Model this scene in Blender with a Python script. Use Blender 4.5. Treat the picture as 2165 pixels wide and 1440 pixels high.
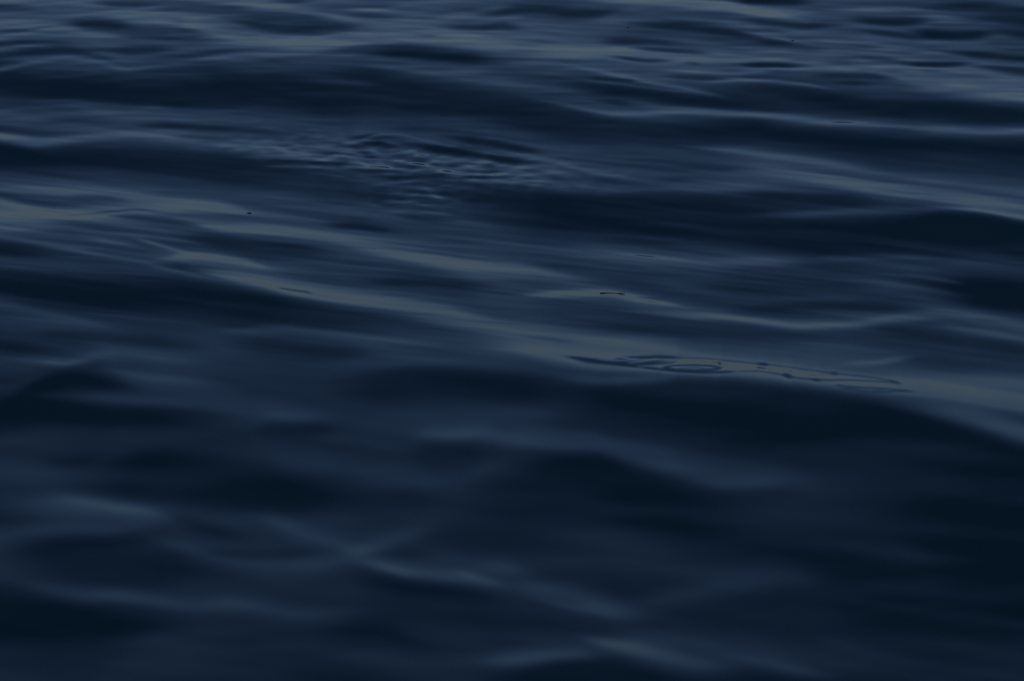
import bpy, math
import numpy as np
R = math.radians
sc = bpy.context.scene
for o in list(bpy.data.objects): bpy.data.objects.remove(o)
# ---------------------------------------------------------------- camera
CAM_H, PITCH, HFOV = 3.0, 18.0, 20.0
W, H = 2165, 1440
cd = bpy.data.cameras.new('camera'); cam = bpy.data.objects.new('camera', cd); sc.collection.objects.link(cam)
cam.location = (0, 0, CAM_H); cam.rotation_euler = (R(90-PITCH), 0, 0)
cd.sensor_width = 36; cd.lens = 18/math.tan(R(HFOV/2)); cd.clip_start = .05; cd.clip_end = 20000
sc.camera = cam
# ---------------------------------------------------------------- sky, sun, exposure
SUN_EL, SUN_ROT = 30.0, 180.0
w = bpy.data.worlds.new("World"); sc.world = w; w.use_nodes = True
nt = w.node_tree; bg = nt.nodes['Background']
sky = nt.nodes.new('ShaderNodeTexSky'); sky.sky_type = 'NISHITA'; sky.sun_disc = False
sky.sun_elevation = R(SUN_EL); sky.sun_rotation = R(SUN_ROT)
sky.altitude = 0; sky.air_density = 1.0; sky.dust_density = 1.7; sky.ozone_density = 5.5
tint = nt.nodes.new('ShaderNodeMix'); tint.data_type = 'RGBA'; tint.blend_type = 'MULTIPLY'; tint.inputs[0].default_value = 1
tint.inputs[7].default_value = (1.0, .98, 1.055, 1)        # dusk: a little more violet than a clear noon sky
nt.links.new(sky.outputs[0], tint.inputs[6]); nt.links.new(tint.outputs[2], bg.inputs[0]); bg.inputs[1].default_value = 0.05
sc.view_settings.view_transform = 'Standard'; sc.view_settings.look = 'None'
sc.view_settings.exposure = -0.05; sc.view_settings.gamma = 1
sl = bpy.data.lights.new('sun', 'SUN'); so = bpy.data.objects.new('sun', sl); sc.collection.objects.link(so)
sl.energy = 0.5; sl.angle = R(12); sl.color = (1, .9, .8); so.rotation_euler = (R(90-SUN_EL), 0, R(SUN_ROT+180))   # low behind the camera
# ---------------------------------------------------------------- wave lay-out
# Every entry is one crest back (light), trough or facing slope (dark):
# points along it, soft width on its far side, on its near side, tone, strength
STROKES = []
def S(pts, wu, wd, T, a=1.0, taper=None):
    STROKES.append((pts, wu, wd, T, a, taper))
# --- broad troughs and swells
S([(0,172),(100,185),(200,195),(300,195),(450,192),(600,195),(750,212),(900,218)],38,38,25)
S([(600,180),(700,178),(800,188),(900,205),(1000,225),(1100,240),(1200,262),(1300,275),(1400,285)],38,38,27)
S([(0,325),(80,330),(250,333),(400,348),(550,362),(700,376)],26,38,26)
S([(0,595),(100,605),(250,610),(400,615),(520,640),(640,665),(750,678)],30,44,24)
S([(960,405),(1060,430),(1200,448),(1350,455),(1500,462),(1650,475),(1800,490),(1950,482),(2100,488),(2165,494)],44,56,24)
S([(1180,860),(1300,855),(1500,855),(1650,865),(1800,880),(1900,900),(2000,935),(2100,965),(2165,985)],44,88,23,1,160)
S([(1000,1100),(1300,1090),(1700,1110),(2165,1150)],120,120,25,.6,200)
S([(1650,1290),(1900,1330),(2165,1380)],110,100,23,.6,200)
S([(1900,1090),(2165,1100)],160,140,20,.7,300)
S([(700,815),(800,812),(900,806),(1000,812),(1100,820),(1220,830)],24,30,25)
S([(0,885),(100,870),(250,875),(400,880),(490,892)],24,26,23)
S([(160,1015),(230,1008),(280,995),(340,985),(450,1005),(600,1025),(740,1040)],28,44,22,.9)
S([(1000,1040),(1120,1018),(1220,990),(1280,994),(1340,1020),(1450,1060),(1560,1080)],26,60,22)
S([(0,1290),(100,1300),(250,1305),(380,1312)],26,45,21)
S([(60,1205),(200,1215),(320,1205),(430,1190)],35,30,25,.8)
S([(1180,175),(1250,184),(1350,196),(1450,210),(1550,218),(1700,228)],14,18,26)
S([(1540,190),(1620,190),(1700,200),(1780,212),(1880,225),(1980,225),(2080,232),(2165,240)],16,28,25)
S([(1280,262),(1400,272),(1500,276),(1600,270),(1700,285),(1820,295),(1980,302),(2165,312)],13,28,24)
S([(1780,330),(1950,342),(2165,352)],18,18,31,.8)
S([(1150,350),(1300,365),(1450,375),(1600,368)],28,25,44,.9)
S([(560,435),(700,445),(800,452),(900,468),(1000,482)],18,18,45,.8)
S([(600,560),(700,575),(800,590),(900,600),(1000,608)],26,22,43,.9)
S([(820,505),(900,508),(1000,515),(1100,522),(1200,530),(1360,540)],16,22,49,.9)
S([(1500,715),(1650,728),(1800,740),(1880,745)],16,20,45,.8)
S([(1500,600),(1700,598),(1850,600)],30,22,32,.8)
S([(1950,600),(2050,612),(2165,625)],38,34,20)
S([(1880,700),(1980,718),(2100,728),(2165,740)],12,22,31)
S([(1930,758),(2050,762),(2165,772)],22,20,31,.9)
S([(620,20),(720,20),(850,20),(1000,16),(1120,6)],30,26,58,.9)
# --- top left
S([(0,48),(110,40),(210,26),(300,36),(400,55),(470,75),(560,88)],20,17,72)
S([(0,0),(60,2),(160,12)],8,8,62)
S([(0,17),(60,20),(130,24)],6,6,46)
S([(200,5),(260,8),(330,8)],6,7,40)
S([(400,0),(500,2),(560,10),(603,17),(687,32),(800,50),(900,62)],8,8,70)
S([(330,20),(400,18),(470,24)],6,6,46,.8)
S([(430,22),(500,22),(560,34),(640,38),(720,46)],8,7,40)
S([(490,42),(540,51),(600,60),(700,61),(770,60)],8,8,31)
S([(140,50),(190,50),(230,52),(290,60)],10,10,31)
S([(230,72),(300,64),(370,60),(430,70)],7,7,42)
S([(350,42),(400,44)],5,5,42)
S([(0,78),(100,60),(200,74),(300,88),(380,92)],7,7,62)
S([(0,68),(60,62),(110,54)],4,4,42)
S([(250,80),(340,78),(460,80)],5,6,44,.9)
S([(0,95),(60,87),(130,84)],5,5,38)
S([(0,103),(80,96),(160,93),(240,98),(330,92)],4,4,58)
S([(0,118),(60,108),(120,103),(160,105),(220,122)],7,9,30)
S([(230,105),(290,106),(360,106)],7,7,36)
S([(0,146),(80,130),(140,122),(220,133),(265,147),(330,138),(400,130),(480,118),(560,106)],6,5,62)
S([(300,134),(360,132),(430,134),(500,128)],4,4,52,.8)
S([(320,118),(400,116),(480,108)],5,5,40,.8)
S([(330,148),(420,145),(500,136),(600,124),(680,124)],6,8,44,.8)
S([(120,165),(200,158),(280,152)],3,3,34,.7)
S([(220,190),(300,180),(420,172),(520,160)],4,4,35,.6)
S([(0,247),(80,240),(170,230),(250,243),(340,248),(420,255),(520,262)],14,12,52)
S([(0,225),(80,216),(150,208)],6,6,40,.7)
S([(290,230),(330,230),(380,240)],8,8,45,.7)
S([(0,270),(40,277),(100,282),(170,284)],7,7,33)
S([(60,262),(160,256),(260,262)],3,3,40,.8)
S([(290,262),(360,263),(450,271),(600,280)],6,6,34)
S([(0,288),(80,300),(200,286),(280,280),(400,292),(500,303),(600,320)],9,11,66)
S([(360,287),(450,290),(540,297)],2.5,2.5,44)
S([(260,292),(330,294),(400,300)],3,3,50,.8)
S([(420,300),(500,300),(560,306)],2,2,48,.8)
S([(0,316),(40,320),(90,332)],10,18,18)
# --- second light band on the left
S([(100,378),(200,386),(300,392),(400,408),(500,418),(620,426)],10,10,44)
S([(0,402),(120,404),(220,407),(300,418),(380,432),(450,440),(560,452)],9,10,66)
S([(0,412),(60,424),(130,434),(200,440)],6,6,44)
S([(140,418),(210,420),(280,430)],7,8,44)
S([(0,425),(50,438),(100,447),(150,450)],7,8,68)
S([(0,460),(60,460),(120,457),(200,450),(300,447),(350,441),(400,438)],16,14,74)
S([(0,485),(60,480),(140,478)],6,8,60)
S([(120,455),(190,452),(235,450)],1.5,1.5,52)
S([(190,449),(240,446),(280,443),(300,443),(352,448)],2,1.5,50)
S([(0,471),(30,474)],1.5,1.5,54,1,20)
S([(20,473),(60,469)],1.2,1.2,58,1,20)
S([(235,456),(300,460),(360,468),(430,476)],5,6,40)
S([(120,466),(200,474),(300,485),(400,500)],5,5,44)
S([(120,478),(220,490),(300,497),(380,506),(430,514)],3,4,60)
S([(180,500),(250,513),(300,520)],5,6,57)
S([(330,440),(400,434),(460,438),(520,450)],12,9,74)
S([(400,466),(460,482),(540,487),(620,497),(720,511),(800,530),(900,550),(1000,566),(1100,573)],14,9,68)
S([(430,478),(500,486),(580,492)],5,4,80,.9)
S([(900,549),(990,564),(1080,572)],6,4,76,.8)
S([(430,456),(520,463),(600,472),(700,484)],7,6,50)
S([(560,452),(620,458),(700,470)],2.5,2.5,58,.8)
S([(396,498),(470,508),(530,516),(600,522),(690,532)],9,16,29)
S([(340,547),(420,540),(470,545),(520,555),(565,568)],8,8,66)
S([(280,500),(340,518),(400,535),(440,545)],4,5,62)
S([(200,527),(280,532),(330,530)],9,8,41)
S([(0,498),(60,508),(120,519),(180,532),(240,545),(300,553),(400,578),(480,595)],5,6,54)
S([(0,525),(60,530),(130,538)],10,12,25)
S([(130,548),(250,562),(330,570)],8,8,37,.9)
S([(0,556),(100,562),(200,568),(260,566)],6,6,38)
S([(340,556),(420,566),(500,578)],5,6,36)
S([(430,573),(500,588),(560,600),(620,616),(700,630),(780,641),(850,650),(930,660),(1010,672)],14,8,78,1,110)
S([(540,594),(620,617),(700,631),(780,641)],5,4,90,.9)
S([(850,654),(960,678),(1080,692),(1200,706)],14,14,58,.9)
S([(582,607),(610,612),(640,616),(665,620)],2,1.5,34,1,25)
S([(780,592),(850,596),(950,600),(1030,606)],8,9,32)
S([(860,534),(950,558),(1050,570),(1150,578),(1240,598)],16,10,67)
S([(1120,560),(1230,570),(1300,580),(1390,588)],8,9,39)
S([(1240,545),(1300,556),(1380,566)],3,3,44,.8)
S([(1110,624),(1220,620),(1290,618),(1340,630),(1430,646)],8,8,73)
S([(1350,628),(1400,630),(1460,628)],3,3,42)
S([(1000,625),(1080,632),(1160,645)],8,10,46,.8)
S([(1360,658),(1460,668),(1530,671),(1600,680),(1680,690),(1815,685),(1960,664)],9,7,64)
S([(1860,679),(1980,662),(2090,672),(2165,692)],9,7,47)
S([(1240,688),(1380,692),(1480,697),(1600,706),(1720,716)],13,13,34)
S([(1040,700),(1120,705),(1180,713),(1260,724),(1350,732),(1460,744)],14,12,60)
S([(1100,714),(1160,716),(1220,726)],3,4,50,.8)
S([(2000,690),(2080,700),(2165,716)],7,7,47)
S([(1940,682),(2010,680),(2080,690)],5,5,33)
# --- the main crest with the smooth film on it
S([(1090,734),(1150,741),(1210,748)],5,5,84,.8)
S([(1020,726),(1100,736),(1160,746),(1250,762),(1400,770),(1560,776),(1700,795),(1850,814),(2000,830),(2165,852)],20,19,76)
S([(2020,800),(2165,815)],14,14,56,.9)
S([(1780,770),(1850,767),(1920,755)],7,7,56)
S([(1820,782),(1900,784)],5,6,48)
S([(2000,832),(2165,840)],4,4,58,.6)
S([(1205,755),(1250,762),(1310,767),(1370,767),(1420,763)],5,7,31,1,60)
S([(1198,753),(1260,763),(1340,774),(1420,783),(1490,787),(1560,784)],2.2,2.2,30,1,40)
S([(1300,758),(1350,756),(1390,754),(1440,756)],3.4,3,32,1,20)
S([(1285,751),(1310,755),(1338,759),(1352,758)],1.6,1.6,66,1,14)
S([(1262,759),(1295,763),(1325,761)],1.4,1.4,58,1,14)
S([(1325,767),(1360,764),(1392,757)],1.6,1.6,60,1,14)
S([(1395,769),(1425,766),(1432,761)],1.6,1.6,36,1,8)
S([(1345,776),(1390,772),(1425,770)],1.4,1.4,56,1,14)
S([(1425,756),(1500,758),(1570,765),(1625,770),(1700,780),(1770,790),(1840,797),(1900,808)],2,1.8,47,1,14)
S([(1600,768),(1625,770)],2.8,2.6,32,1,10)
S([(1755,788),(1772,789)],3,3,40,1,8)
S([(1880,806),(1905,811)],3,2.4,38,1,8)
S([(1400,776),(1430,772),(1470,771),(1510,773),(1527,777)],2,2,34,1,12)
S([(1400,777),(1430,782),(1470,783),(1505,781),(1527,777)],3,2.6,31,1,12)
S([(1435,778),(1470,776),(1495,778)],1.8,1.8,44,1,12)
S([(1560,785),(1600,783),(1650,790),(1680,798),(1740,803),(1800,803),(1870,807),(1908,812)],2,2,48,1,14)
S([(1655,791),(1675,797)],5,3.5,35,1,8)
S([(1690,781),(1720,790),(1700,793)],1.8,1.8,54,1,10)
S([(1705,793),(1740,790),(1770,794)],1.4,1.4,56,1,10)
S([(1715,801),(1735,804)],3,2.4,38,1,8)
S([(1765,813),(1800,818),(1870,821),(1932,827)],2,2,48,1,12)
S([(1780,819),(1830,827),(1872,829),(1890,826),(1932,827)],2,2,46,1,12)
S([(1845,824),(1875,825)],1.6,1.6,50,1,8)
S([(1270,801),(1340,800),(1420,797)],8,10,47,.9)
S([(1180,790),(1240,798),(1290,806)],12,10,43)
S([(1900,850),(2000,866),(2080,888),(2165,918)],17,13,50)
S([(1980,872),(2030,887),(2080,902)],2.5,2.5,42,.8)
# --- middle left
S([(460,704),(560,695),(620,697),(700,707),(780,718),(900,720),(1000,724),(1080,730)],9,9,47)
S([(500,726),(600,732),(700,742),(790,748)],12,20,28)
S([(680,772),(800,768),(900,761),(1000,761),(1100,768),(1190,788)],12,8,42)
S([(0,642),(60,654),(120,667),(180,680),(240,694)],9,9,46)
S([(0,690),(60,705),(150,715)],7,7,37,.8)
S([(60,706),(200,710),(300,722),(420,734)],11,12,27)
S([(0,728),(60,735),(120,742)],12,12,25)
S([(0,706),(40,712)],5,5,34,.8)
S([(40,759),(100,764),(140,765),(180,758),(225,744),(280,747),(340,755),(430,762)],8,8,48)
S([(90,764),(140,767),(180,763)],5,6,60,.8,40)
S([(230,780),(330,798),(400,804),(460,812)],7,8,47)
S([(30,836),(105,804),(150,795),(200,802),(280,820)],11,22,22)
S([(0,800),(50,796),(85,782)],8,8,33,.8)
S([(90,834),(200,838),(300,845),(420,850),(500,862),(560,873),(640,880),(710,886)],9,9,38)
S([(560,874),(620,882),(680,884)],7,7,44,.9)
S([(200,936),(260,926),(350,930),(450,932),(530,930)],12,11,34)
S([(100,975),(180,972),(225,955)],12,10,28)
S([(540,905),(640,909),(710,905)],9,10,26)
S([(580,962),(650,975),(720,985)],22,22,36,.8)
S([(760,900),(850,892),(910,880)],12,12,38)
S([(500,850),(600,840),(700,852)],20,14,34,.8)
S([(880,917),(960,920),(1020,910),(1060,918)],12,8,47)
S([(1040,928),(1120,932),(1200,938),(1260,938),(1310,948)],17,9,44)
S([(1240,936),(1320,955),(1400,978),(1480,1003),(1560,1014),(1640,1018),(1720,1034)],27,12,37,.9)
S([(1480,1014),(1560,1019),(1640,1020)],10,8,43,.9)
S([(1300,955),(1370,972),(1440,985)],16,12,42,.8)
S([(870,962),(960,968),(1030,962)],16,20,26)
S([(820,1060),(900,1062),(960,1060)],18,14,32,.8)
# --- lower left
S([(0,1045),(80,1060),(170,1074)],7,7,38)
S([(100,1050),(200,1064),(270,1078),(350,1086)],7,8,43)
S([(0,1133),(60,1123),(150,1114),(240,1117),(300,1106),(350,1094)],10,7,42)
S([(0,1088),(70,1092)],12,10,27)
S([(40,1158),(150,1150),(250,1143),(330,1130)],8,16,24)
S([(350,1080),(420,1110),(500,1135)],7,7,25)
S([(330,1135),(420,1165),(500,1190),(570,1201),(650,1200),(710,1190),(750,1172)],10,9,41)
S([(430,1165),(520,1172),(600,1172),(670,1165)],6,6,28)
S([(555,1092),(620,1120),(680,1140),(730,1158),(765,1170)],11,9,44)
S([(660,1092),(760,1098),(850,1105),(940,1112)],12,12,38)
S([(745,1168),(800,1152),(850,1130),(910,1116)],10,12,46)
S([(725,1160),(755,1166),(790,1164)],8,7,54,.8,40)
S([(795,1172),(860,1168),(920,1175)],7,7,28)
S([(750,1180),(800,1193),(850,1206),(900,1212),(960,1222),(1010,1226),(1070,1236)],11,8,49)
S([(785,1191),(830,1204),(880,1217)],5,5,59,.9,40)
S([(960,1208),(1010,1222),(1060,1234)],5,5,70,.9,40)
S([(990,1204),(1060,1205),(1115,1216)],12,12,46,.9)
S([(1070,1228),(1150,1246),(1220,1262),(1290,1282),(1345,1296)],14,14,44)
S([(1140,1268),(1220,1286),(1320,1304)],4,5,50,.9)
S([(1200,1260),(1290,1285)],4,5,50,.9)
S([(1330,1280),(1400,1266),(1500,1242),(1600,1226),(1660,1220)],14,12,37)
S([(740,1202),(800,1226),(860,1241),(950,1252),(1060,1270)],9,15,24)
S([(1060,1260),(1180,1295),(1300,1325)],8,10,32,.8)
S([(50,1234),(120,1250),(180,1262),(260,1260),(340,1270),(400,1280),(490,1274),(550,1284),(620,1297),(700,1291),(770,1290)],10,8,41)
S([(430,1278),(490,1275),(550,1283)],7,6,46,.8)
S([(280,1356),(420,1346),(510,1340)],10,10,32)
S([(40,1402),(150,1396),(260,1380)],12,12,27)
S([(700,1330),(800,1328),(860,1343),(920,1352)],12,18,24)
S([(840,1325),(950,1345),(1060,1372)],16,14,34,.8)
S([(1030,1398),(1110,1393),(1180,1386),(1270,1384)],12,8,47)
S([(1230,1345),(1290,1358),(1340,1370),(1400,1385),(1460,1400),(1540,1412)],9,10,49)
S([(1240,1350),(1280,1359),(1310,1366)],5,5,56,.8,30)
S([(1460,1378),(1540,1388),(1600,1395),(1680,1415),(1750,1428)],6,7,38)
S([(1370,1334),(1450,1352),(1550,1372)],6,7,37,.9)
S([(1060,1432),(1200,1406),(1300,1410),(1420,1432)],9,26,22)
S([(1100,1312),(1200,1326),(1350,1342)],9,9,28,.8)
S([(1780,1142),(1880,1160),(1960,1172)],13,13,28)
S([(1920,1278),(2100,1306),(2165,1320)],12,12,26)
S([(1600,1222),(1660,1218),(1730,1225)],12,12,34,.9)
S([(1700,1335),(1850,1385),(1960,1402)],8,8,29,.8)
# --- top, middle
S([(590,0),(650,0)],6,6,38)
S([(670,20),(760,12),(850,10)],6,6,50)
S([(730,32),(800,36),(850,38)],5,5,48)
S([(740,20),(800,20),(870,12)],3,3,66)
S([(900,44),(980,36),(1040,38),(1110,33)],6,7,68)
S([(760,60),(850,52),(930,60)],8,8,62)
S([(900,30),(960,22),(1040,14)],4,4,50,.8)
S([(940,58),(1010,59),(1060,51),(1110,60)],6,8,35)
S([(1030,30),(1090,20),(1150,20),(1210,28),(1260,28),(1310,20)],8,9,31)
S([(1110,0),(1200,4),(1280,10)],4,5,50,.8)
S([(490,88),(560,90),(620,92),(700,86),(780,78),(850,76),(920,79),(1000,84),(1060,92),(1120,99),(1200,106),(1280,112),(1350,118)],14,14,84)
S([(1100,60),(1180,72),(1260,84)],14,14,58,.9)
S([(1070,72),(1130,74),(1200,85)],6,7,70,.7)
S([(1120,84),(1190,90)],2.5,2.5,54,.9)
for (x, y, l, t) in ((535,80,22,66),(545,88,30,72),(640,78,40,68),(660,86,50,74),(600,97,40,74),(720,84,30,72),(800,71,24,74),
                     (900,74,50,66),(930,80,60,72),(890,82,40,74),(985,88,40,74),(1100,96,30,74),(1160,103,30,72),(1190,105,24,74),(180,38,30,62),(40,36,60,66),(10,42,20,62),(125,6,20,60)):
    S([(x-l*.5,y),(x+l*.5,y+1.5)],1.6,1.6,t,1,14)
S([(520,112),(620,114),(700,116),(770,115)],3,3,66)
S([(690,109),(780,102),(850,98),(910,98)],5,5,42)
S([(780,108),(860,110),(920,117),(980,123),(1050,131)],10,11,26)
S([(620,125),(700,128),(760,134),(840,142),(900,153),(960,161),(1020,172),(1100,188)],8,5,52)
S([(1000,140),(1060,148),(1120,158),(1200,164)],14,14,44,.9)
S([(640,165),(720,172),(800,178)],5,5,37,.7)
S([(700,190),(780,200),(860,212),(940,216)],6,6,35,.6)
S([(520,257),(600,260),(700,256),(800,256),(900,257),(1000,262),(1080,270)],10,11,43)
S([(610,237),(680,244),(760,252)],3,3,38,.8)
S([(800,272),(900,270),(980,278),(1060,288)],3,3,38,.8)
# --- the patch of fine ripples
S([(430,296),(520,303),(620,317),(720,329),(820,330),(900,336),(1000,350),(1080,360),(1150,373),(1220,388)],19,15,54)
S([(460,298),(560,306),(640,320),(700,333)],5,6,68,.8)
S([(560,338),(640,342),(700,345),(780,347)],2.5,2.5,28)
S([(560,350),(640,352),(740,357)],2,2,56)
S([(620,362),(700,368),(760,382),(830,391)],1.5,2,50)
S([(740,292),(790,286),(850,289)],4,4,30)
S([(745,300),(800,283),(850,283),(900,296),(940,302)],2.2,2,58)
S([(750,306),(800,300),(840,309)],4,4,25)
S([(850,316),(872,311),(890,318)],4,4,25)
S([(870,296),(930,303),(985,315),(1040,326),(1110,331)],2.5,2.5,60)
S([(860,304),(930,313),(1000,323),(1060,336),(1130,344)],6,6,22)
S([(990,289),(1050,292),(1120,305),(1190,316)],2.5,2.5,48)
S([(950,288),(1040,302),(1150,322)],6,6,25)
S([(730,359),(800,361),(870,362)],3,3,27)
S([(780,372),(850,376),(905,371)],4,4,27)
S([(820,386),(880,384),(900,380)],1.8,1.8,58)
S([(900,362),(1000,368),(1100,369),(1180,367)],2.5,2.5,66)
S([(980,362),(1040,362),(1080,360)],2.5,2.5,27)
S([(980,373),(1050,374.5),(1085,372)],2,2,26)
S([(1050,350),(1120,354),(1210,364)],5,6,66,.9)
S([(960,379),(1050,381),(1120,388),(1190,396)],3,3,54)
S([(1000,388),(1080,392),(1140,400)],4,4,30)
S([(920,322),(960,326),(1010,338)],3,3,34)
for (x, y, l, t) in ((700,322,60,40),(760,320,50,36),(810,318,40,34),(860,326,50,36),(790,338,70,38),(880,340,60,40),(940,348,60,38),(850,352,60,36),(700,352,60,36),(960,358,40,36),
                     (730,312,40,60),(780,327,60,62),(830,332,50,62),(900,330,40,60),(870,346,60,62),(800,352,60,62),(950,340,50,60),(1010,356,50,62),(760,345,50,60),(690,338,50,60),
                     (750,417,30,48),(845,425,50,48),(860,408,40,46),(880,418,60,46),(900,398,40,46),(870,434,30,40),(935,398,30,46),(800,402,60,44),(770,394,50,44)):
    S([(x-l*.5,y-1),(x,y),(x+l*.5,y+2.5)],1.8,1.8,t,1,20)
for k in range(4):
    S([(925+7*k,404-2*k),(932+7*k,398-2*k),(938+7*k,392-2*k)],1.2,1.2,44,.8,5)
S([(820,445),(870,447),(930,451),(960,455)],2.5,2.5,58)
S([(840,456),(900,462),(960,466)],5,5,30)
S([(690,476),(760,477),(830,489)],7,7,31)
S([(780,462),(830,470),(880,482)],2,2,54,.8)
S([(640,400),(720,405),(800,412),(860,420)],14,12,33,.6)
S([(1080,324),(1180,343),(1240,360),(1300,371),(1350,381)],6,5,57)
S([(1090,378),(1180,394),(1280,402),(1400,397),(1480,398),(1600,401),(1720,404)],13,6,53)
S([(1390,376),(1470,378)],5,6,36,.8)
S([(1280,540),(1400,549),(1500,556),(1600,552),(1720,552)],11,9,56)
S([(1180,528),(1260,530),(1330,534)],4,4,54,.8)
S([(1700,550),(1820,545),(1970,543)],8,6,42)
S([(1900,577),(1960,585),(2040,597)],3,3.5,44)
S([(1640,628),(1740,629),(1820,634)],4,5,42)
S([(1580,652),(1700,646),(1800,646),(1930,650)],9,9,29)
# --- right, upper middle
S([(1480,312),(1560,320),(1640,331),(1720,342),(1820,354)],6,6,62)
S([(1520,366),(1600,366),(1700,376),(1780,386),(1850,396),(1950,409),(2050,423),(2165,448)],14,11,76)
S([(1620,348),(1720,356),(1800,366),(1950,385),(2165,410)],8,8,50,.8)
S([(1480,350),(1560,352)],8,8,46)
S([(1560,408),(1700,416),(1800,420),(1870,430)],9,15,27)
S([(1600,452),(1700,452),(1800,446),(1900,441),(2000,442)],7,8,40)
S([(1990,437),(2080,442),(2165,459)],6,6,66)
S([(1880,468),(2000,460),(2100,470),(2165,485)],12,30,18)
S([(1990,520),(2165,520)],8,8,26,.6)
# --- top right
S([(1290,0),(1400,3),(1480,6),(1540,14),(1600,26),(1660,36),(1710,44)],9,8,80)
S([(1550,0),(1640,0),(1720,4)],6,7,25)
S([(1590,20),(1700,14),(1850,8),(1950,3),(2165,2)],5,5,46)
S([(1960,12),(2080,8),(2165,18)],6,9,27)
S([(1800,40),(1900,43),(1970,42)],6,7,27)
S([(1930,66),(2020,71),(2100,67)],6,9,23)
S([(2040,34),(2165,42)],10,10,26)
S([(2100,60),(2165,70)],8,12,26)
S([(1940,50),(2040,52),(2090,46),(2130,46)],2.5,2.5,44)
S([(1700,30),(1800,26),(1950,30)],4,5,42,.8)
S([(1350,50),(1430,57),(1500,62),(1560,71),(1620,83),(1720,96)],8,8,30)
S([(1420,30),(1520,44),(1600,60),(1660,78)],5,5,54)
S([(1390,20),(1330,26),(1290,34)],5,5,48,.7)
S([(1570,42),(1640,48),(1700,54),(1760,52)],6,6,33)
S([(1560,62),(1620,74),(1690,87),(1760,98)],4,5,58)
S([(1720,60),(1800,67),(1850,79),(1920,87)],6,6,50)
S([(1820,62),(1880,70),(1960,82)],5,5,34,.9)
S([(1750,90),(1850,88),(1920,95),(2020,107)],5,6,57)
S([(1800,97),(1880,100)],2,2,40)
S([(1800,116),(1860,122),(1920,128)],5,5,34,.8)
S([(1980,104),(2060,112),(2165,121)],4,5,27)
S([(2060,92),(2120,86),(2165,88)],3,3,46)
S([(2040,100),(2165,103)],3,3,42)
S([(1860,114),(1950,124),(2040,128),(2090,128)],3.5,3,54)
S([(1900,133),(1980,134),(2060,132)],3,3.5,23)
S([(2070,140),(2165,148)],6,6,30)
S([(1240,60),(1350,74),(1450,78),(1600,94)],9,8,45,.9)
S([(1270,88),(1380,86),(1440,92)],6,6,37)
S([(1330,100),(1440,108),(1510,115)],4,4,30)
S([(1280,112),(1400,118),(1480,123),(1560,128),(1640,130),(1720,135),(1800,142),(1900,148),(2000,158),(2100,172),(2165,184)],9,9,70)
S([(1860,158),(1950,170),(2050,186),(2165,198)],14,14,70)
S([(1290,118),(1360,127),(1425,127)],3,3.5,32)
S([(1445,131),(1485,134.5)],2.5,2.5,46,1,20)
S([(1560,135),(1640,136),(1700,138)],4,3.5,27)
S([(1370,140),(1450,148),(1500,150),(1560,152),(1630,148)],5,5,66)
S([(1400,156),(1500,165),(1570,174)],5,6,39)
S([(1490,172),(1560,168),(1640,170),(1700,176),(1760,187)],3.5,3.5,66)
S([(1540,160),(1640,161)],2,2,38)
S([(1720,158),(1830,157),(1890,166)],5,5,33)
S([(1760,172),(1850,176)],4,4,34)
S([(1870,149),(1930,151)],1.6,1.6,50)
S([(1180,132),(1250,147),(1320,163),(1380,175),(1450,187),(1510,199)],6,4,66)
S([(1120,148),(1200,161),(1260,171),(1330,179),(1400,187),(1490,199)],3.5,3,52)
S([(1250,162.5),(1300,167),(1345,170)],2,2,30,1,20)
S([(1170,216),(1240,232),(1290,240),(1350,240),(1440,237),(1520,240),(1600,243),(1680,252),(1750,260),(1830,262),(1920,267)],9,5,63)
S([(1880,264),(1980,272),(2080,280),(2165,278)],10,7,58)
S([(1140,198),(1220,212),(1300,224),(1400,226)],10,8,44)
S([(1270,212),(1350,222)],5,5,30)
S([(1160,196),(1230,205)],4,4,42,.8)
S([(1580,247),(1640,250)],2,2,52,.8)

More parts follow.
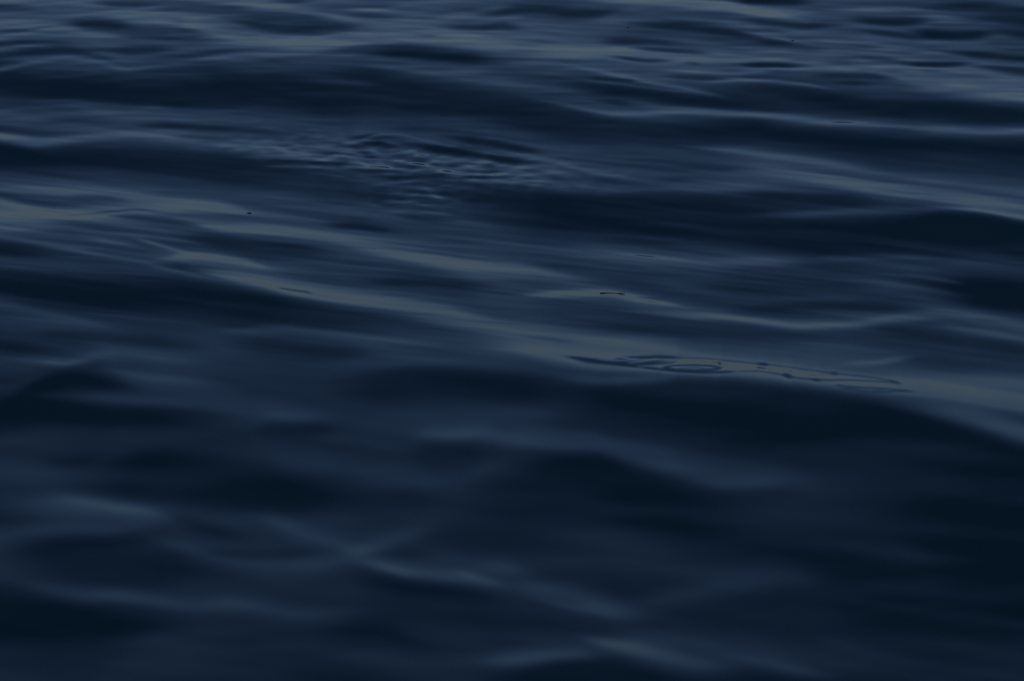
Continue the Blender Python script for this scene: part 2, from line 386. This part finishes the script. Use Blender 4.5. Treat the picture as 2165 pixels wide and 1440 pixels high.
def tone_map(W=2165, H=1440, sc=0.5, mx=420, my=520, seed=4):
    """tone of the water over the photographed patch, on a grid with margins"""
    import numpy as np
    rng = np.random.default_rng(seed)
    xs = np.arange(-mx, W+mx, 1/sc); ys = np.arange(-my, H+my, 1/sc)
    nx, ny = len(xs), len(ys)
    X, Y = xs[None, :], ys[:, None]
    u = np.clip(Y/H, -.15, 1.15); v = X/W
    T = 57-28*np.clip(u, 0, 1.1)**0.7 - 5*np.clip(v-.5, 0, .7)*(u > 0)*2*np.clip(u, 0, 1) + 0*X
    def noise(lx, ly, shear=0.0):
        n = rng.standard_normal((ny, nx))
        kx = np.fft.fftfreq(nx, 1/sc)[None, :]; ky = np.fft.fftfreq(ny, 1/sc)[:, None]
        kxx = kx+shear*ky
        f = np.exp(-2*(np.pi**2)*((kxx*lx)**2+(ky*ly)**2))
        f = f*(1-np.exp(-2*(np.pi**2)*((kxx*lx*4)**2+(ky*ly*3)**2)))
        r = np.fft.ifft2(np.fft.fft2(n)*f).real
        return r/r.std()
    soft = [(p, wu*2.5+3, wd*2.0+2, tn, (.24 if tn > 50 else .36)*a, max(160, (tp or 0)*1.5)) for p, wu, wd, tn, a, tp in STROKES if 4 < wu < 22 and a > .55]
    for pts, wu, wd, tn, a, taper in soft+STROKES:
        p = np.array(pts, float)
        if p[0, 0] > p[-1, 0]: p = p[::-1]
        ym = p[:, 1].mean(); bl = 1+.45*np.clip((ym-720)/160, 0, 1)*(np.clip((ym-855)/20, 0, 1) if 1180 < p[:, 0].mean() < 2000 else 1)
        wu, wd = wu*bl, wd*bl*.5+wd*.5*(1+(bl-1)*.4)
        x0, x1 = p[0, 0], p[-1, 0]
        if x0 <= 2:
            sl = (p[1, 1]-p[0, 1])/(p[1, 0]-p[0, 0])
            p = np.vstack([[-300, p[0, 1]-sl*150], p]); x0 = -300
        if x1 >= 2163:
            sl = (p[-1, 1]-p[-2, 1])/(p[-1, 0]-p[-2, 0])
            p = np.vstack([p, [2465, p[-1, 1]+sl*150]]); x1 = 2465
        if taper is None: taper = max(60, .34*min(x1-x0, 900))
        i0, i1 = np.searchsorted(xs, [x0-taper*.6, x1+taper*.6])
        xx = xs[i0:i1]
        # smooth centre line (monotone-ish cubic: interpolate then blur)
        m = np.arange(x0-100, x1+100, 4.0)
        yy = np.interp(m, p[:, 0], p[:, 1])
        sl0 = (p[1, 1]-p[0, 1])/(p[1, 0]-p[0, 0]); sl1 = (p[-1, 1]-p[-2, 1])/(p[-1, 0]-p[-2, 0])
        yy = yy+np.where(m < p[0, 0], (m-p[0, 0])*sl0, 0)+np.where(m > p[-1, 0], (m-p[-1, 0])*sl1, 0)
        kw = int(np.clip((x1-x0)/len(p)/8, 1, 9)); k = np.hanning(2*kw+3); k /= k.sum()
        yy = np.convolve(np.pad(yy, kw+1, mode='edge'), k, 'valid')
        yc = np.interp(xx, m, yy)
        tp = taper*1.0
        L = x1-x0
        e0 = np.clip((xx-(x0-tp*.5))/(tp*1.25), 0, 1); e1 = np.clip(((x1+tp*.5)-xx)/(tp*1.25), 0, 1)
        e = e0*e0*(3-2*e0)*e1*e1*(3-2*e1)
        wv = .45+.55*e
        wm = max(wu, wd)*3
        j0, j1 = np.searchsorted(ys, [yc.min()-wm, yc.max()+wm])
        if j1 <= j0: continue
        d = ys[j0:j1, None]-yc[None, :]
        w = np.where(d < 0, wu, wd)*wv[None, :]*(1.06 if tn > 50 else 1.2)
        q = np.abs(d)/w
        f = np.exp(-q**(3.2 if wu >= 23 else 2.1))*e[None, :]*a
        T[j0:j1, i0:i1] += f*(tn-T[j0:j1, i0:i1])
    T = T+.14*(T-38)*(T > 38)+.06*(T-38)*(T <= 38)
    T = np.minimum(T, 90-27*np.clip((X-1700)/260, 0, 1)-14*np.clip((300-X)/300, 0, 1)*(Y > 160))
    T = np.where(T > 68, 68+(T-68)*.85, T)
    return xs, ys, T, noise
# tone seen by slope and by angle of view, for this sky
TS =  [-0.16, -0.12, -0.08, -0.04, -0.0, 0.04, 0.08, 0.12, 0.16, 0.2, 0.24, 0.28, 0.32, 0.36, 0.4]
TG = [
    [145.1, 118.9, 97.5, 79.9, 64.6, 51.6, 42.5, 35.6, 30.8, 27.3, 24.7, 23.2, 21.8, 21.3, 20.9] ,
    [135.3, 110.9, 90.9, 74.5, 59.8, 48.7, 39.8, 33.7, 29.4, 26.3, 23.9, 22.4, 21.6, 21.0, 20.8] ,
    [126.6, 103.7, 85.0, 69.7, 55.7, 45.2, 37.5, 32.1, 28.0, 25.1, 23.2, 22.0, 21.3, 20.8, 20.5] ,
    [117.8, 96.6, 79.2, 64.9, 52.1, 42.5, 35.7, 30.5, 26.8, 24.3, 22.6, 21.7, 21.0, 20.6, 20.4] ,
    [111.0, 91.0, 74.6, 60.2, 48.5, 39.9, 33.6, 29.0, 25.8, 23.5, 22.0, 21.1, 20.7, 20.4, 20.2] ,
    [103.7, 85.0, 69.7, 56.0, 45.7, 37.6, 31.9, 27.6, 24.9, 22.9, 21.6, 20.8, 20.4, 20.1, 20.0] ,
    [96.6, 79.2, 64.9, 52.6, 42.6, 35.4, 30.2, 26.5, 24.1, 22.3, 21.1, 20.5, 20.1, 20.0, 19.8] ,
    [89.8, 73.6, 60.3, 48.9, 39.8, 33.4, 28.7, 25.5, 23.3, 21.8, 20.9, 20.2, 20.0, 19.8, 19.7] ,
    [83.6, 68.6, 56.2, 45.6, 37.6, 31.6, 27.4, 24.6, 22.5, 21.1, 20.5, 20.0, 19.8, 19.7, 19.5] ,
    [79.3, 65.0, 52.4, 42.6, 35.3, 29.9, 26.2, 23.6, 22.0, 20.8, 20.2, 19.8, 19.5, 19.4, 19.2] ,
    [74.1, 60.7, 49.2, 39.9, 33.0, 28.5, 25.0, 22.8, 21.3, 20.5, 20.0, 19.7, 19.4, 19.2, 19.1] ,
    [69.1, 56.6, 45.8, 37.6, 31.5, 27.3, 24.1, 22.3, 20.8, 20.1, 19.6, 19.5, 19.3, 19.2, 19.0] ,
    [64.5, 52.9, 42.9, 35.4, 29.9, 26.0, 23.4, 21.5, 20.4, 19.9, 19.3, 19.2, 19.0, 18.9, 18.7] ,
]
# ---------------------------------------------------------------- the water
FL = (W/2)/math.tan(R(HFOV/2)); CP, SP = math.cos(R(PITCH)), math.sin(R(PITCH))
def to_pixel(x, y, z):
    """where a point of the water lies in the wave lay-out"""
    dz = z-CAM_H
    f = y*CP-dz*SP; u = y*SP+dz*CP
    return W/2+FL*x/f, H/2-FL*u/f
def ground_point(px, py, z=0.0):
    v = (H/2-py)/FL; u = (px-W/2)/FL
    d = np.array([u, CP+v*SP, -SP+v*CP]); t = (z-CAM_H)/d[2]
    return d*t+np.array([0, 0, CAM_H])

def blur(a, sg, ax):
    a = np.moveaxis(a, ax, 0); n = int(sg*3); k = np.exp(-.5*(np.arange(-n, n+1)/sg)**2); k /= k.sum()
    p = np.pad(a, ((n, n), (0, 0)), mode='edge'); N = p.shape[0]+2*n
    out = np.fft.irfft(np.fft.rfft(p, N, axis=0)*np.fft.rfft(k, N)[:, None], N, axis=0)[2*n:2*n+a.shape[0]]
    return np.moveaxis(out, 0, ax)

def build_water():
    xs, ys, T, noise = tone_map()
    Y = ys[:, None]+0*xs[None, :]; X = xs[None, :]+0*ys[:, None]
    sm = lambda a, b, q: np.clip((q-a)/(b-a), 0, 1)**2*(3-2*np.clip((q-a)/(b-a), 0, 1))
    top = 1-sm(120, 420, Y); mid = (1-top)*(1-sm(560, 900, Y)); low = 1-top-mid
    film = np.exp(-(((X-1550)/430)**4+((Y-(785+.07*(X-1500)))/36)**4))      # the oily calm patch is smooth
    ln = np.log(np.clip(T, 20, 84))
    near = low*np.clip((Y-820)/120, 0, 1)
    ln = ln*(1-near)+blur(blur(ln, 2.2, 0), 7, 1)*near       # the near water is the smoothest
    left = np.clip(1-X/1000, 0, 1)
    ln += top*(.065*noise(42, 2.2, .02)+.05*noise(90, 6, .05)+.045*noise(26, 1.3, .03))+top*left*(.07*noise(70, 2.6, -.09)+.05*noise(110, 6, -.07))
    ln += mid*(1-.85*film)*(.05*noise(70, 2.0, .12)+.07*noise(120, 8, .12)+.03*noise(40, 1.5, .05))
    ln += low*(.065*noise(150, 16, .10)+.02*noise(90, 8, .16)+.03*noise(90, 12, -.08)+.03*noise(230, 30, .12))
    rip = np.exp(-(((X-860)/330)**2+((Y-(338+.10*(X-850)))/38)**2))+.75*np.exp(-(((X-890)/110)**2+((Y-415)/34)**2))
    ln += np.clip(rip, 0, 1)*(.19*noise(11, 1.7, .02)+.13*noise(26, 2.6, .08))
    rip2 = np.exp(-(((X-1850)/330)**2+((Y-(118+.05*(X-1850)))/40)**2))
    ln += rip2*(.09*noise(24, 2.0, .03))
    fl2 = np.exp(-(((X-760)/330)**2+((Y-84)/14)**2))+np.exp(-(((X-1850)/260)**2+((Y-148)/12)**2))
    ln += np.clip(fl2, 0, 1)*(.04*noise(12, 1.6, 0))
    L = ln
    # polar grid about the camera's foot: dense where the photograph looks, ever wider beyond
    e = np.arange(27.5, 10.4, -.0128); r_in = CAM_H/np.tan(np.radians(e))
    r_near = np.linspace(.4, r_in[0], 120)[:-1]
    r_far = [r_in[-1]]; d = r_in[-1]-r_in[-2]
    while r_far[-1] < 9000:
        d *= 1.025; r_far.append(r_far[-1]+d)
    r = np.concatenate([r_near, r_in, r_far[1:]])
    a_in = np.arange(-12.2, 12.2001, .0205)
    a_out = [12.2]; d = .0205
    while a_out[-1] < 180:
        d = min(d*1.03, 2.5); a_out.append(a_out[-1]+d)
    a_out = np.array(a_out[1:]); a_out = a_out*1.0; a_out[-1] = 180
    az = np.radians(np.concatenate([-a_out[::-1], a_in, a_out[:-1]]))
    nr, na = len(r), len(az)
    # wind waves everywhere else
    rng = np.random.default_rng(11)
    GX = r[:, None]*np.sin(az)[None, :]; GY = r[:, None]*np.cos(az)[None, :]
    dr = np.gradient(r)[:, None]
    hp = np.zeros((nr, na), np.float64)
    for k in range(46):
        lam = .35*(9.0/.35)**rng.random(); kk = 2*math.pi/lam
        th = R(90)+R(-7)+rng.normal(0, R(26)); ph = rng.random()*6.283
        amp = .0068*lam**.75*math.exp(-(lam/5)**2)
        att = np.exp(-(kk*dr*.35)**2)*np.exp(-(r[:, None]*np.gradient(az)[None, :]*kk*.18)**2)
        hp += att*amp*np.sin(kk*(GX*math.cos(th)+GY*math.sin(th))+ph)
    # the photographed patch: slope along each ray from the tone, then the height that has those slopes
    i0, i1 = len(r_near)-60, len(r_near)+len(r_in)+130
    j0, j1 = len(a_out)-60, len(a_out)+len(a_in)+59
    rr = r[i0:i1]; aa = az[j0:j1]
    h = np.zeros((len(rr), len(aa)))
    dd = np.diff(rr)[:, None]; L2 = 14.0**2
    ds = 1/(xs[1]-xs[0])
    inside = lambda px, py: (1-sm(0, 1, np.maximum((-py-40)/260, (py-H-40)/330)))
    acc = 0
    for it in range(11):
        px, py = to_pixel(rr[:, None]*np.sin(aa), rr[:, None]*np.cos(aa), h)
        fx = np.clip((px-xs[0])*ds, 0, len(xs)-1.01); fy = np.clip((py-ys[0])*ds, 0, len(ys)-1.01)
        ix = fx.astype(int); iy = fy.astype(int); fx -= ix; fy -= iy
        t = np.exp((L[iy, ix]*(1-fx)+L[iy, ix+1]*fx)*(1-fy)+(L[iy+1, ix]*(1-fx)+L[iy+1, ix+1]*fx)*fy)
        e = np.degrees(np.arctan2(CAM_H-h, rr[:, None]))
        s = slope_for(e, t)
        ins = inside(px, py); s = s*ins; s = .5*(s[1:]+s[:-1]); want = s; s = s+acc
        # least squares, tridiagonal, all rays at once
        n = len(rr); m = np.empty(n); m[1:-1] = (rr[2:]-rr[:-2])/2; m[0] = dd[0, 0]/2; m[-1] = dd[-1, 0]/2
        calm = 1+np.where(rr < 6.2, 8*np.clip((6.2-rr)/1, 0, 1), 30*np.clip((rr-16)/8, 0, 1))
        diag = m/L2*calm; off = -1/dd[:, 0]
        diag[:-1] += 1/dd[:, 0]; diag[1:] += 1/dd[:, 0]
        b = np.zeros_like(h); b[:-1] -= s; b[1:] += s
        c = np.zeros(n); c[0] = off[0]/diag[0]; b[0] /= diag[0]
        for i in range(1, n):
            q = diag[i]-off[i-1]*c[i-1]
            if i < n-1: c[i] = off[i]/q
            b[i] = (b[i]-off[i-1]*b[i-1])/q
        for i in range(n-2, -1, -1): b[i] -= c[i]*b[i+1]
        # long swells run smoothly across the rays
        lo = blur(b, 26, 0); b = b+blur(lo, 26, 1)-lo
        lo = blur(b, 90, 0); b = b+blur(lo, 60, 1)-lo
        h = b if it == 0 else .4*h+.6*b
        err = want-np.diff(h, axis=0)/dd
        if it > 2: acc = np.clip(acc+.5*blur(err-blur(err, 200, 0), 5, 1)*ins[1:], -.05, .05)
    px, py = to_pixel(rr[:, None]*np.sin(aa), rr[:, None]*np.cos(aa), h)
    out = np.maximum(np.maximum(-px-60, px-W-60)/330, np.maximum((-py-15)/170, (py-H-30)/330))
    wt = 1-sm(0, 1, out)
    side = 1-sm(10.9, 15.4, np.abs(np.degrees(aa)))[None, :]
    ends = (sm(rr[0], rr[0]+1.2, rr)*(1-sm(rr[-1]*.7, rr[-1], rr)))[:, None]
    hp[i0:i1, j0:j1] = h*side*ends+(1-wt)*hp[i0:i1, j0:j1]
    print('open water rms', hp.std(), hp.max()); print('wave height in the patch', h.min(), h.max(), 'mesh', nr, na)
    co = np.empty((nr, na, 3), np.float32); co[..., 0] = GX; co[..., 1] = GY; co[..., 2] = hp
    co = co.reshape(-1, 3); co = np.vstack([co, [[0, 0, float(hp[0].mean())]]])
    idx = np.arange(nr*na).reshape(nr, na)
    nx_ = np.roll(idx, -1, axis=1)
    q = np.stack([idx[:-1], nx_[:-1], nx_[1:], idx[1:]], -1).reshape(-1, 4)
    tr = np.stack([np.full(na, nr*na), nx_[0], idx[0]], -1)
    me = bpy.data.meshes.new('water')
    nq, ntr = len(q), len(tr)
    me.vertices.add(len(co)); me.vertices.foreach_set('co', co.ravel())
    me.loops.add(nq*4+ntr*3); me.loops.foreach_set('vertex_index', np.concatenate([q.ravel(), tr.ravel()]).astype(np.int32))
    me.polygons.add(nq+ntr)
    me.polygons.foreach_set('loop_start', np.concatenate([np.arange(nq)*4, nq*4+np.arange(ntr)*3]).astype(np.int32))
    me.polygons.foreach_set('use_smooth', np.ones(nq+ntr, bool))
    me.update(calc_edges=True); me.validate()
    print('normal z', me.polygons[100].normal.z)
    o = bpy.data.objects.new('water', me); sc.collection.objects.link(o); o['kind'] = 'structure'
    surf = lambda x, y: (lambda R_, A_: hp[np.clip(np.searchsorted(r, R_), 0, nr-1), np.clip(np.searchsorted(az, A_), 0, na-1)])(math.hypot(x, y), math.atan2(x, y))
    return o, surf

ES = np.arange(12, 25, 1.0)
_TGI = []
def slope_for(e, t):
    """slope towards the eye that reflects a sky of the wanted tone, seen e degrees below the horizon"""
    tg = np.array(TG); ts = np.array(TS); grid_t = np.linspace(14, 110, 400)
    inv = np.array([np.interp(grid_t, tg[i][::-1], ts[::-1]) for i in range(len(ES))])
    inv = np.clip(inv, -.5, .26)
    fe = np.clip(e-ES[0], 0, len(ES)-1.001); ie = fe.astype(int); fe = fe-ie
    ft = np.clip((t-14)/(110-14)*399, 0, 398.99); it = ft.astype(int); ft = ft-it
    s = (inv[ie, it]*(1-ft)+inv[ie, it+1]*ft)*(1-fe)+(inv[ie+1, it]*(1-ft)+inv[ie+1, it+1]*ft)*fe
    lim = -np.tan(np.radians(e)/2)+.038           # never so flat that it would mirror the far water
    q = (s-lim)/.02
    return lim+.02*np.where(q > 20, q, np.log1p(np.exp(np.minimum(q, 20))))

def water_material():
    m = bpy.data.materials.new('sea_water'); m.use_nodes = True
    b = m.node_tree.nodes['Principled BSDF']
    b.inputs['Base Color'].default_value = (.003, .022, .035, 1)
    b.inputs['Roughness'].default_value = .03; b.inputs['IOR'].default_value = 1.333
    return m
water, surf = build_water()
water.data.materials.append(water_material())
# ---------------------------------------------------------------- small things afloat
def dark_bark():
    m = bpy.data.materials.new('wet_bark'); m.use_nodes = True
    t = m.node_tree; b = t.nodes['Principled BSDF']
    n = t.nodes.new('ShaderNodeTexNoise'); n.inputs['Scale'].default_value = 300
    r = t.nodes.new('ShaderNodeValToRGB'); r.color_ramp.elements[0].color = (.012, .010, .010, 1); r.color_ramp.elements[1].color = (.05, .038, .03, 1)
    t.links.new(n.outputs[0], r.inputs[0]); t.links.new(r.outputs[0], b.inputs['Base Color'])
    b.inputs['Roughness'].default_value = .6
    return m
BARK = dark_bark()
def place(px, py, lift=0.0):
    z = 0.0
    for _ in range(12):
        p = ground_point(px, py, z); z = .5*z+.5*surf(p[0], p[1])
    p = ground_point(px, py, z)
    return (p[0], p[1], surf(p[0], p[1])+lift)
def mesh_obj(name, P, F, parent=None, smooth=True):
    me = bpy.data.meshes.new(name); me.from_pydata(P, [], F)
    for p in me.polygons: p.use_smooth = smooth
    me.materials.append(BARK); me.update()
    o = bpy.data.objects.new(name, me); sc.collection.objects.link(o); o.parent = parent
    return o
def tube(pts, rad, n=8):
    P, F = [], []
    for i, (x, y, z) in enumerate(pts):
        for k in range(n):
            a = 2*math.pi*k/n; P.append((x, y+rad[i]*math.cos(a), z+rad[i]*math.sin(a)*.9))
    for i in range(len(pts)-1):
        for k in range(n):
            a, b = i*n+k, i*n+(k+1) % n; F.append((a, b, b+n, a+n))
    P += [pts[0], pts[-1]]; c0, c1 = len(P)-2, len(P)-1
    for k in range(n):
        F.append((c0, (k+1) % n, k)); a = (len(pts)-1)*n; F.append((c1, a+k, a+(k+1) % n))
    return P, F
# a bent twig lying on the light crest
L_ = .092; N_ = 15
pts = []; rad = []
for i in range(N_):
    t_ = i/(N_-1); pts.append(((t_-.5)*L_, .004*math.sin(5*t_), .0012*math.sin(7*t_+1)))
    rad.append(.0024*(1-.55*abs(2*t_-.9)**1.5)*(1+.18*math.sin(17*t_))+.0004)
twig = mesh_obj('floating_twig', *tube(pts, rad))
twig.location = place(1295, 620, .001); twig.rotation_euler = (0, 0, R(3))
twig['label'] = 'thin dark twig lying flat on a pale crest at the middle of the water'; twig['category'] = 'twig'
# small curled leaves, each a cupped blade with its stem
def make_leaf(px, py, size, rz, label):
    P, F = [], []; nu, nv = 13, 7
    for i in range(nu):
        u = i/(nu-1); wdt = math.sin(math.pi*u**.85)**.8*.34*(1+.10*math.sin(23*u))
        for j in range(nv):
            v = j/(nv-1)*2-1
            P.append(((u-.5)*size, v*wdt*size, size*(.20*math.sin(math.pi*u)*(1-.75*v*v)+.03*math.sin(9*u+4*v)+.01)))
    n0 = len(P)
    P += [(x, y, z-.02*size) for x, y, z in P]
    for i in range(nu-1):
        for j in range(nv-1):
            a = i*nv+j; F.append((a, a+nv, a+nv+1, a+1)); F.append((n0+a, n0+a+1, n0+a+nv+1, n0+a+nv))
    for i in range(nu-1):
        for j in (0, nv-1):
            a = i*nv+j; F.append((a, a+nv, n0+a+nv, n0+a) if j else (a, n0+a, n0+a+nv, a+nv))
    o = mesh_obj('floating_leaf', P, F)
    o.location = place(px, py, 0.0); o.rotation_euler = (0, 0, rz)
    st = [(size*(-.5-.3*k/5), 0, size*(.01+.05*(k/5)**2)) for k in range(6)]
    mesh_obj('stem', *tube(st, [.022*size]*6, 6), parent=o)
    o['label'] = label; o['category'] = 'leaf'; o['group'] = 'dark leaves adrift'
make_leaf(527, 451, .021, R(-8), 'dark curled leaf afloat at the left, below and left of the fine ripples')
make_leaf(1676, 86, .017, R(60), 'tiny dark leaf afloat near the top edge, right of centre')
make_leaf(1328, 58, .013, R(25), 'tiniest dark leaf afloat near the top edge, just right of the middle')
